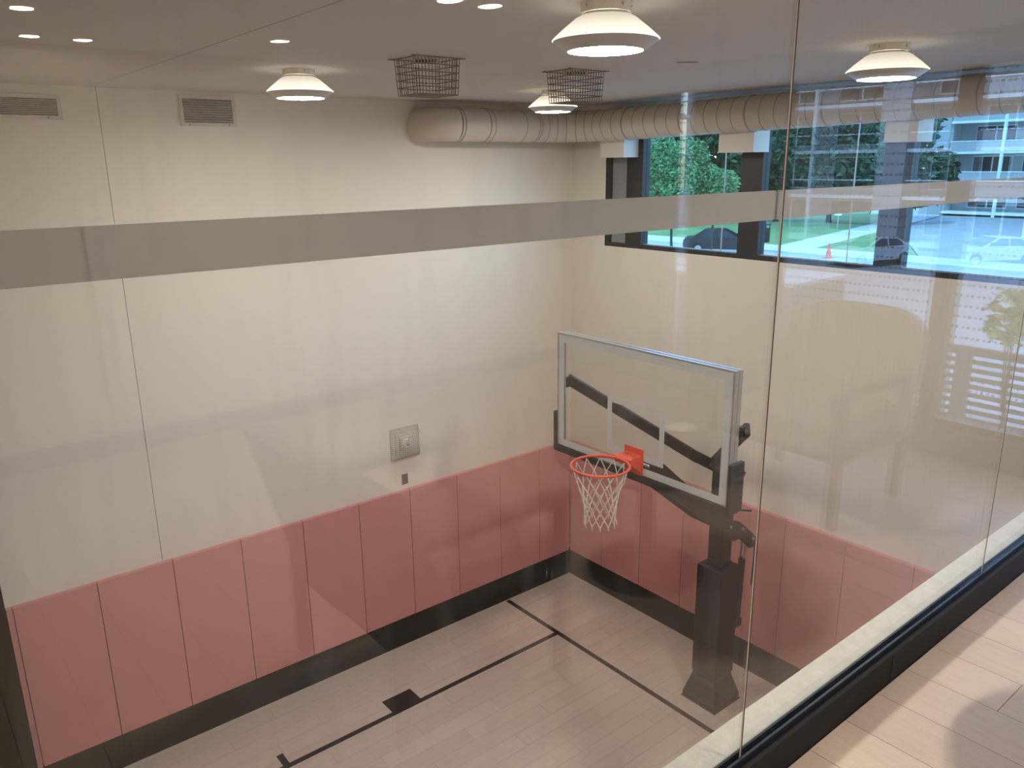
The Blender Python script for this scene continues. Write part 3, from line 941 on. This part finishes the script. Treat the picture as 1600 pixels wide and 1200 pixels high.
def make_chair(label):
    t = thing('lounge_chair', label, 'armchair', (0, 0, LF), 0, 'lounge chairs at the round table')
    # faces +x; curved upholstered shell back
    bm = bmesh.new()
    n = 14
    grid = {}
    for si, off in ((0, 0.0), (1, 0.05)):
        for i in range(n + 1):
            a = -1 + 2 * i / n
            for j in range(7):
                s = j / 6
                yy = a * (0.385 - 0.02 * s)
                xx = -0.30 - 0.13 * s + 0.16 * (abs(a) ** 3) - off
                top = 0.86 - 0.10 * (abs(a) ** 4)
                zz = 0.36 + (top - 0.36) * s
                grid[si, i, j] = bm.verts.new((xx, yy, zz))
    for i in range(n):
        for j in range(6):
            bm.faces.new([grid[0, i, j], grid[0, i + 1, j], grid[0, i + 1, j + 1], grid[0, i, j + 1]])
            bm.faces.new([grid[1, i, j], grid[1, i, j + 1], grid[1, i + 1, j + 1], grid[1, i + 1, j]])
        for j in (0, 6):
            bm.faces.new([grid[0, i, j], grid[1, i, j], grid[1, i + 1, j], grid[0, i + 1, j]])
    for i in (0, n):
        for j in range(6):
            bm.faces.new([grid[0, i, j], grid[0, i, j + 1], grid[1, i, j + 1], grid[1, i, j]])
    part('backrest', bm, MT['fabric'], t, smooth=True, bevel=0.012)
    part('seat', B((-0.30, 0.30, -0.27, 0.27, 0.33, 0.45)), MT['fabric'], t, smooth=True, bevel=0.035, seg=3)
    part('seat_frame', B((-0.29, 0.28, -0.27, 0.27, 0.29, 0.328)), MT['wood_dark'], t, bevel=0.005)
    for s in (-1, 1):
        part('armrest', B((-0.26, 0.33, s * 0.31 - 0.025, s * 0.31 + 0.025, 0.575, 0.60)), MT['wood_dark'], t, bevel=0.006)
        part('leg', B((0.27, 0.31, s * 0.31 - 0.018, s * 0.31 + 0.018, 0.0, 0.574)), MT['wood_dark'], t, bevel=0.005)
        part('leg', B((-0.30, -0.26, s * 0.31 - 0.018, s * 0.31 + 0.018, 0.0, 0.574)), MT['wood_dark'], t, bevel=0.005)
        part('side_rail', B((-0.2595, 0.2695, s * 0.31 - 0.013, s * 0.31 + 0.013, 0.29, 0.32)), MT['wood_dark'], t, bevel=0.004)
    return t
ch = make_chair('grey upholstered armchair with dark wooden frame, nearest the camera, reflected in the glass')
ch.location = (-5.24, -6.85, LF)
dup(ch, (-3.10, -6.83, LF), PI, 'grey upholstered armchair by the lounge window, reflected beside the backboard')
t = thing('round_table', 'low round dark table between two armchairs, reflected in the glass', 'table', (-4.26, -6.80, LF))
bm = bmesh.new(); add_lathe(bm, [(0.001, 0.475), (0.35, 0.475), (0.36, 0.482), (0.36, 0.495), (0.352, 0.50), (0.001, 0.50)], 0, 0, 56)
part('tabletop', bm, MT['table_top'], t, smooth=True)
bm = bmesh.new(); add_lathe(bm, [(0.035, 0.012), (0.03, 0.30), (0.05, 0.4745)], 0, 0, 24)
part('pedestal', bm, MT['steel_black'], t, smooth=True)
bm = bmesh.new(); add_lathe(bm, [(0.001, 0.0), (0.22, 0.0), (0.22, 0.008), (0.04, 0.014), (0.001, 0.014)], 0, 0, 40)
part('base', bm, MT['steel_black'], t, smooth=True)
t = thing('saucer', 'white round saucer on the low dark table', 'saucer', (-4.00, -6.86, LF + 0.50))
bm = bmesh.new(); add_lathe(bm, [(0.001, 0.001), (0.035, 0.001), (0.06, 0.010), (0.062, 0.013), (0.035, 0.006), (0.001, 0.006)], 0, 0, 32)
part('dish', bm, MT['ceramic'], t, smooth=True)
bm = bmesh.new(); add_lathe(bm, [(0.001, 0.0065), (0.03, 0.0065), (0.032, 0.009), (0.001, 0.011)], 0, 0, 24)
part('well', bm, MT['ceramic'], t, smooth=True)
# pale pictures on the lounge back wall
for x, z, wd, hg, lab in ((-4.78, 4.02, 0.20, 0.22, 'small pale square picture on the lounge back wall'),
                          (-4.30, 4.15, 0.12, 0.55, 'narrow pale upright picture on the lounge back wall'),
                          (-5.42, 4.35, 0.16, 1.1, 'tall pale upright picture on the lounge back wall')):
    t = thing('picture', lab, 'picture', (x, -9.6, z))
    part('canvas', B((-wd / 2, wd / 2, 0.001, 0.02, -hg / 2, hg / 2)), MT['canvas'], t)
    part('picture_frame', B((-wd / 2 - 0.012, -wd / 2, 0.001, 0.026, -hg / 2 - 0.012, hg / 2 + 0.012), (wd / 2, wd / 2 + 0.012, 0.001, 0.026, -hg / 2 - 0.012, hg / 2 + 0.012),
                            (-wd / 2, wd / 2, 0.001, 0.026, hg / 2, hg / 2 + 0.012), (-wd / 2, wd / 2, 0.001, 0.026, -hg / 2 - 0.012, -hg / 2)), MT['box_white'], t)

# ------------------------------------------------------------------ outdoors: ground
GZ = -0.15
struct('parking_lot', B((0.26, 36.0, -70, 60, GZ - 0.2, GZ)), MT['asphalt'])
struct('street_pavement', B((36.0, 39.0, -70, 70, GZ - 0.2, GZ + 0.10)), MT['concrete'])
bm = bmesh.new()
add_prism(bm, [(39.0, 13.5), (60.0, 25.2), (72.0, 31.0), (72.0, 33.5), (170.0, 80.0), (170.0, 150.0), (39.0, 150.0)], 'z', GZ - 0.2, GZ + 0.08)
lawn = struct('lawn', bm, MT['grass'])
bm = bmesh.new()
add_prism(bm, [(39.0, -110.0), (170.0, -110.0), (170.0, 79.9), (72.0, 33.4), (72.0, 30.9), (60.0, 25.1), (39.0, 13.4)], 'z', GZ - 0.2, GZ + 0.05)
struct('lot_far', bm, MT['asphalt'])
bm = bmesh.new()
vs = [bm.verts.new(p) for p in ((39.0, 19.6, GZ + 0.09), (39.0, 22.0, GZ + 0.09), (80.0, 31.2, GZ + 0.09), (80.0, 28.6, GZ + 0.09))]
vs2 = [bm.verts.new(v.co + Vector((0, 0, 0.03))) for v in vs]
bm.faces.new(vs); bm.faces.new(vs2)
for k in range(4):
    j = (k + 1) % 4
    bm.faces.new((vs[k], vs[j], vs2[j], vs2[k]))
struct('footpath', bm, MT['concrete'], lawn)

# ------------------------------------------------------------------ trees
def leaf_crown(blobs, n, size, seed):
    rn = random.Random(seed)
    verts, faces = [], []
    tot = sum(b[3] ** 2 for b in blobs)
    for bx, by, bz, r in blobs:
        for _ in range(int(n * r * r / tot)):
            d = Vector((rn.gauss(0, 1), rn.gauss(0, 1), rn.gauss(0, 1))).normalized() * (r * (0.55 + 0.5 * rn.random() ** 0.7))
            p = Vector((bx, by, bz)) + Vector((d.x, d.y, d.z * 0.85))
            a = Vector((rn.gauss(0, 1), rn.gauss(0, 1), rn.gauss(0, 0.6))).normalized()
            b = a.orthogonal().normalized()
            b.rotate(Matrix.Rotation(rn.random() * 6.28, 3, a))
            s = size * (0.6 + 0.8 * rn.random())
            i = len(verts)
            verts += [p - a * s, p + b * s * 0.45, p + a * s, p - b * s * 0.45]
            faces.append((i, i + 1, i + 2, i + 3))
    me = bpy.data.meshes.new('foliage')
    me.from_pydata([tuple(v) for v in verts], [], faces)
    return me
def tree(name, label, x, y, h, r, z0, leaf, seed, n=3500, size=0.35, trunk=0.22, group=None, k=9):
    rn = random.Random(seed)
    t = thing(name, label, 'tree', (x, y, GZ), 0, group)
    blobs = []
    for i in range(k):
        a = rn.random() * 6.28
        rr = r * math.sqrt(rn.random()) * 0.62
        zz = z0 + (h - z0) * (0.18 + 0.68 * rn.random())
        blobs.append((rr * math.cos(a), rr * math.sin(a), zz, r * (0.42 + 0.22 * rn.random())))
    blobs.append((0, 0, (z0 + h) / 2, r * 0.75))
    me = leaf_crown(blobs, n, size, seed)
    me.materials.append(leaf)
    o = bpy.data.objects.new('foliage', me); C.objects.link(o); o.parent = t
    o['kind'] = 'stuff'
    bm = bmesh.new()
    add_path(bm, [(0, 0, 0), (0.1 * r * rn.uniform(-1, 1) * .4, 0.05, z0 * 0.6), (0, 0, (z0 + h) / 2)], [trunk, trunk * 0.75, trunk * 0.4], 10)
    part('trunk', bm, MT['bark'], t, smooth=True)
    bm = bmesh.new()
    for b in blobs[:6]:
        add_tube(bm, (0, 0, z0 * 0.7), b[:3], trunk * 0.35, 6, r1=trunk * 0.1)
    part('branches', bm, MT['bark'], t)
    return t
tree('feathery_tree', 'light green feathery tree in front of the dark trees, outside the window', 29.0, 22.6, 6.6, 1.9, 2.6, MT['leaf_light'], 11, 11000, 0.10, 0.09, 'trees outside', 10)
tree('feathery_tree', 'shorter light green feathery tree with low crown, beside the dark car', 31.3, 21.6, 5.6, 1.6, 2.2, MT['leaf_light'], 12, 9000, 0.10, 0.08, 'trees outside', 9)
big = [(47.5, 46.5, 'tall dark tree farthest from the street lamp, behind the feathery trees'),
       (52.0, 41.5, 'tall dark tree behind the taller feathery tree'),
       (55.0, 37.0, 'tall dark tree behind the parked dark car'),
       (57.0, 34.2, 'tall dark tree with visible trunk behind the black litter bin'),
       (58.8, 30.2, 'tall dark tree beyond the lawn just past the glass panel joint'),
       (60.5, 26.2, 'tall dark tree beyond the lawn above the orange cone'),
       ]
for i, (x, y, lab) in enumerate(big):
    tree('shade_tree', lab, x, y, 13.5 + (i % 3), 4.6, 0.9, MT['leaf_dark'], 20 + i, 15000, 0.36, 0.28, 'tall dark trees beyond the lawn', 12)
tree('young_tree', 'slender young tree outside the lounge window, reflected above the fence', 5.1, -8.75, 3.70, 0.45, 2.9, MT['leaf_young'], 50, 170, 0.10, 0.035, None, 6)

# ------------------------------------------------------------------ cars
def car(label, x, y, rz, paint, group='parked cars'):
    t = thing('car', label, 'car', (x, y, GZ), rz, group)
    bm = bmesh.new()
    low = [(-2.2, 0.32), (-2.25, 0.62), (-2.15, 0.93), (-1.2, 0.98), (0.95, 0.96), (2.0, 0.80), (2.22, 0.58), (2.2, 0.30)]
    add_prism(bm, low, 'y', -0.88, 0.88)
    part('body', bm, paint, t, smooth=True, bevel=0.07, seg=2)
    bm = bmesh.new()
    cab0 = [(-1.75, 0.94), (-1.05, 1.40), (0.10, 1.43), (1.05, 0.94)]
    A = [bm.verts.new((u, -0.80 + (0.13 if v > 1 else 0), v)) for u, v in cab0]
    D = [bm.verts.new((u, 0.80 - (0.13 if v > 1 else 0), v)) for u, v in cab0]
    bm.faces.new(A); bm.faces.new(D[::-1])
    for k in range(4):
        j = (k + 1) % 4
        bm.faces.new((A[k], D[k], D[j], A[j]))
    part('roof', bm, paint, t, smooth=True, bevel=0.05)
    bm = bmesh.new()
    for s in (-1, 1):
        for q in ([(-1.45, 1.0), (-1.0, 1.34), (-0.42, 1.37), (-0.42, 1.0)], [(-0.34, 1.0), (-0.34, 1.37), (0.08, 1.37), (0.78, 1.0)]):
            f = []
            for u, v in q:
                yy = s * (0.80 - 0.13 * (v - 0.94) / 0.47 + 0.006)
                f.append(bm.verts.new((u, yy, v)))
            bm.faces.new(f if s < 0 else f[::-1])
    for q in ([(1.02, 0.97, 0.72), (1.02, 0.97, -0.72), (0.16, 1.40, -0.60), (0.16, 1.40, 0.60)], [(-1.73, 0.97, -0.72), (-1.73, 0.97, 0.72), (-1.10, 1.38, 0.60), (-1.10, 1.38, -0.60)]):
        bm.faces.new([bm.verts.new((u + (0.02 if u > 0 else -0.02), yy, v + 0.012)) for u, v, yy in q])
    part('window', bm, MT['car_glass'], t)
    wm = None
    for wx in (-1.35, 1.38):
        for s in (-1, 1):
            bm = bmesh.new()
            add_tube(bm, (0, -0.11, 0), (0, 0.11, 0), 0.33, 20)
            wh = part('wheel', bm, MT['tyre'], t)
            wh.location = (wx, s * 0.80, 0.33)
            bm = bmesh.new(); add_tube(bm, (0, s * 0.111, 0), (0, s * 0.118, 0), 0.2, 16)
            part('hubcap', bm, MT['steel'], wh)
    part('headlight', B((2.10, 2.215, -0.80, -0.45, 0.58, 0.70), (2.10, 2.215, 0.45, 0.80, 0.58, 0.70)), MT['ceramic'], t, bevel=0.02)
    part('tail_light', B((-2.235, -2.15, -0.82, -0.50, 0.70, 0.84), (-2.235, -2.15, 0.50, 0.82, 0.70, 0.84)), MT['red_light'], t, bevel=0.02)
    return t
car('dark sedan parked at the kerb under the feathery trees', 33.4, 22.4, math.radians(-57), MT['car_dark'])
car('white car parked in the lot, reflected below the concrete column', 34.4, -25.6, math.radians(200), MT['car_white'])
car('white car in the lot with its bonnet toward the fence, reflected beside the column', 38.6, -21.4, math.radians(215), MT['car_white'])
car('silver car farther back in the reflected parking lot', 46.5, -10.2, math.radians(180), MT['car_silver'])
# bin, cone, sign
t = thing('litter_bin', 'black litter bin standing on the lawn edge outside the window', 'litter bin', (40.2, 24.1, GZ + 0.08))
bm = bmesh.new(); add_lathe(bm, [(0.30, 0.0), (0.34, 0.05), (0.34, 0.85), (0.36, 0.90), (0.001, 0.90)], 0, 0, 20, cap_bot=True)
part('bin_body', bm, MT['steel_black'], t, smooth=True)
bm = bmesh.new(); add_lathe(bm, [(0.36, 1.12), (0.36, 1.2), (0.22, 1.32), (0.001, 1.34)], 0, 0, 20, cap_bot=True)
part('bin_lid', bm, MT['steel_black'], t, smooth=True)
for k in range(4):
    a = k * PI / 2 + 0.4
    bm = bmesh.new(); add_tube(bm, (0.3 * math.cos(a), 0.3 * math.sin(a), 0.9), (0.3 * math.cos(a), 0.3 * math.sin(a), 1.13), 0.03, 6)
    part('bin_post', bm, MT['steel_black'], t)
t = thing('traffic_cone', 'bright orange traffic cone on the pavement outside the window', 'traffic cone', (35.4, 16.75, GZ))
bm = bmesh.new(); add_lathe(bm, [(0.17, 0.04), (0.04, 0.80), (0.001, 0.80)], 0, 0, 20)
part('cone_body', bm, MT['cone'], t, smooth=True)
part('cone_base', B((-0.22, 0.22, -0.22, 0.22, 0, 0.04)), MT['cone'], t, bevel=0.01)
t = thing('sign_post', 'small white sign on a thin post on the lawn', 'sign', (52.0, 25.6, GZ + 0.08))
bm = bmesh.new(); add_tube(bm, (0, 0, 0), (0, 0, 1.9), 0.04, 8)
part('post', bm, MT['steel'], t)
part('sign_board', B((-0.07, -0.045, -0.30, 0.30, 1.1, 1.95)), MT['ceramic'], t)

# ------------------------------------------------------------------ fence and ribbed container outside the lounge
def fence(label, x, y0, y1, h, posts):
    t = thing('slat_fence', label, 'fence', (x, y0, GZ))
    ps = sorted(posts)
    for yp, wd in ps:
        part('post', B((-0.05, 0.05, yp - y0 - wd / 2, yp - y0 + wd / 2, 0, h)), MT['slat'], t)
    part('top_rail', B((-0.06, 0.06, 0, y1 - y0, h + 0.001, h + 0.07)), MT['slat'], t)
    edges = [(a[0] + a[1] / 2, b[0] - b[1] / 2) for a, b in zip(ps, ps[1:])]
    for a, b in edges:
        bm = bmesh.new(); add_box(bm, -0.015, 0.015, -(b - a) / 2, (b - a) / 2, -0.045, 0.045)
        me = to_mesh('slat', bm, MT['slat'])
        z = h - 0.06
        while z > 0.05:
            o = bpy.data.objects.new('slat', me); C.objects.link(o); o.parent = t
            o.location = (0, (a + b) / 2 - y0, z)
            z -= 0.168
    return t
fence('dark horizontal slat fence with broad posts, reflected through the lounge window', 10.3, -14.2, -7.4, 1.62,
      [(-14.15, 0.1), (-12.72, 0.30), (-11.25, 0.30), (-9.9, 0.12), (-8.6, 0.12), (-7.45, 0.1)])
t = thing('metal_container', 'ribbed grey metal container with pale roof, reflected through the lounge window', 'container', (9.2, -17.6, GZ))
bm = bmesh.new()
pts = []
y = -3.1
while y < 3.1:
    pts += [(0.0, y), (0.0, y + 0.10), (0.06, y + 0.13), (0.06, y + 0.17)]
    y += 0.2
pts = [(px, py) for px, py in pts if py <= 3.1]
pts = pts + [(2.2, 3.1), (2.2, -3.1)]
add_prism(bm, pts, 'z', 0.02, 2.62)
part('ribbed_body', bm, MT['container'], t)
part('roof_sheet', B((-0.06, 2.26, -3.16, 3.16, 2.621, 2.70)), MT['container_lid'], t, bevel=0.01)
for yy in (-3.05, 3.05):
    part('corner_post', B((-0.03, -0.0005, yy - 0.05, yy + 0.05, 0.0, 2.62)), MT['container'], t)

# ------------------------------------------------------------------ apartment building across the lot
def building(label, X, Y, posts, bays):
    """Flats whose balconies face -x; the open balconies run from local y -16 to 14."""
    t = thing('apartment_building', label, 'building', (X, Y, GZ))
    def bp(name, b, m, parent=None): return part(name, B(b), m, parent or t)
    bp('rear_wall', (2.2, 14.0, -16.0, 16.0, 0.06, 16.0), MT['bld'])
    bp('side_wall', (-0.2, 2.19, 0.4, 2.1, 0.06, 16.0), MT['bld'])
    bp('end_wall', (-0.2, 2.19, 14.0, 16.0, 0.06, 16.0), MT['bld'])
    for z in (0.25, 2.95, 5.65, 8.35, 11.05, 13.75):
        sl = bp('balcony_slab', (-0.1, 2.19, 2.11, 13.99, z, z + 0.2), MT['bld_white'])
        sl2 = bp('balcony_slab', (-0.1, 2.19, -15.9, 0.39, z, z + 0.2), MT['bld_white'])
        if z > 1:
            bp('balcony_panel', (-0.06, -0.02, 5.0, 13.9, z + 0.21, z + 1.05), MT['bld'], sl)
            bp('handrail', (-0.1, 0.02, 2.2, 13.95, z + 1.07, z + 1.15), MT['bld_white'], sl)
            bp('handrail', (-0.1, 0.02, -15.8, 0.3, z + 1.07, z + 1.15), MT['bld_white'], sl2)
        for a, b in bays:
            wn = bp('window', (2.12, 2.195, a, b, z + 0.5, z + 2.5), MT['bld_white'])
            for k in range(2):
                m0 = a + (b - a) * k / 2 + 0.07
                bp('pane', (2.09, 2.119, m0, a + (b - a) * (k + 1) / 2 - 0.07, z + 0.58, z + 2.42), MT['bld_glass'], wn)
    for yy in posts:
        bp('balcony_post', (-0.15, 0.1, yy - 0.12, yy + 0.12, 0.06, 16.0), MT['bld_white'])
    bp('roof_slab', (-0.4, 14.2, -16.2, 16.2, 16.001, 16.4), MT['bld_white'])
bays = ((2.6, 4.6), (5.4, 8.4), (9.2, 12.6), (-3.6, -0.6), (-8.0, -5.0), (-12.0, -9.5))
building('grey concrete apartment building with white balcony edges, reflected across the parking lot', 42.0, -30.0, (4.85, 8.9, -3.9, -9.0), bays)
building('grey apartment building standing past the lawn, behind the right end of the court window', 74.0, 13.5, (4.85, 9.4, -4.2, -9.5), bays)
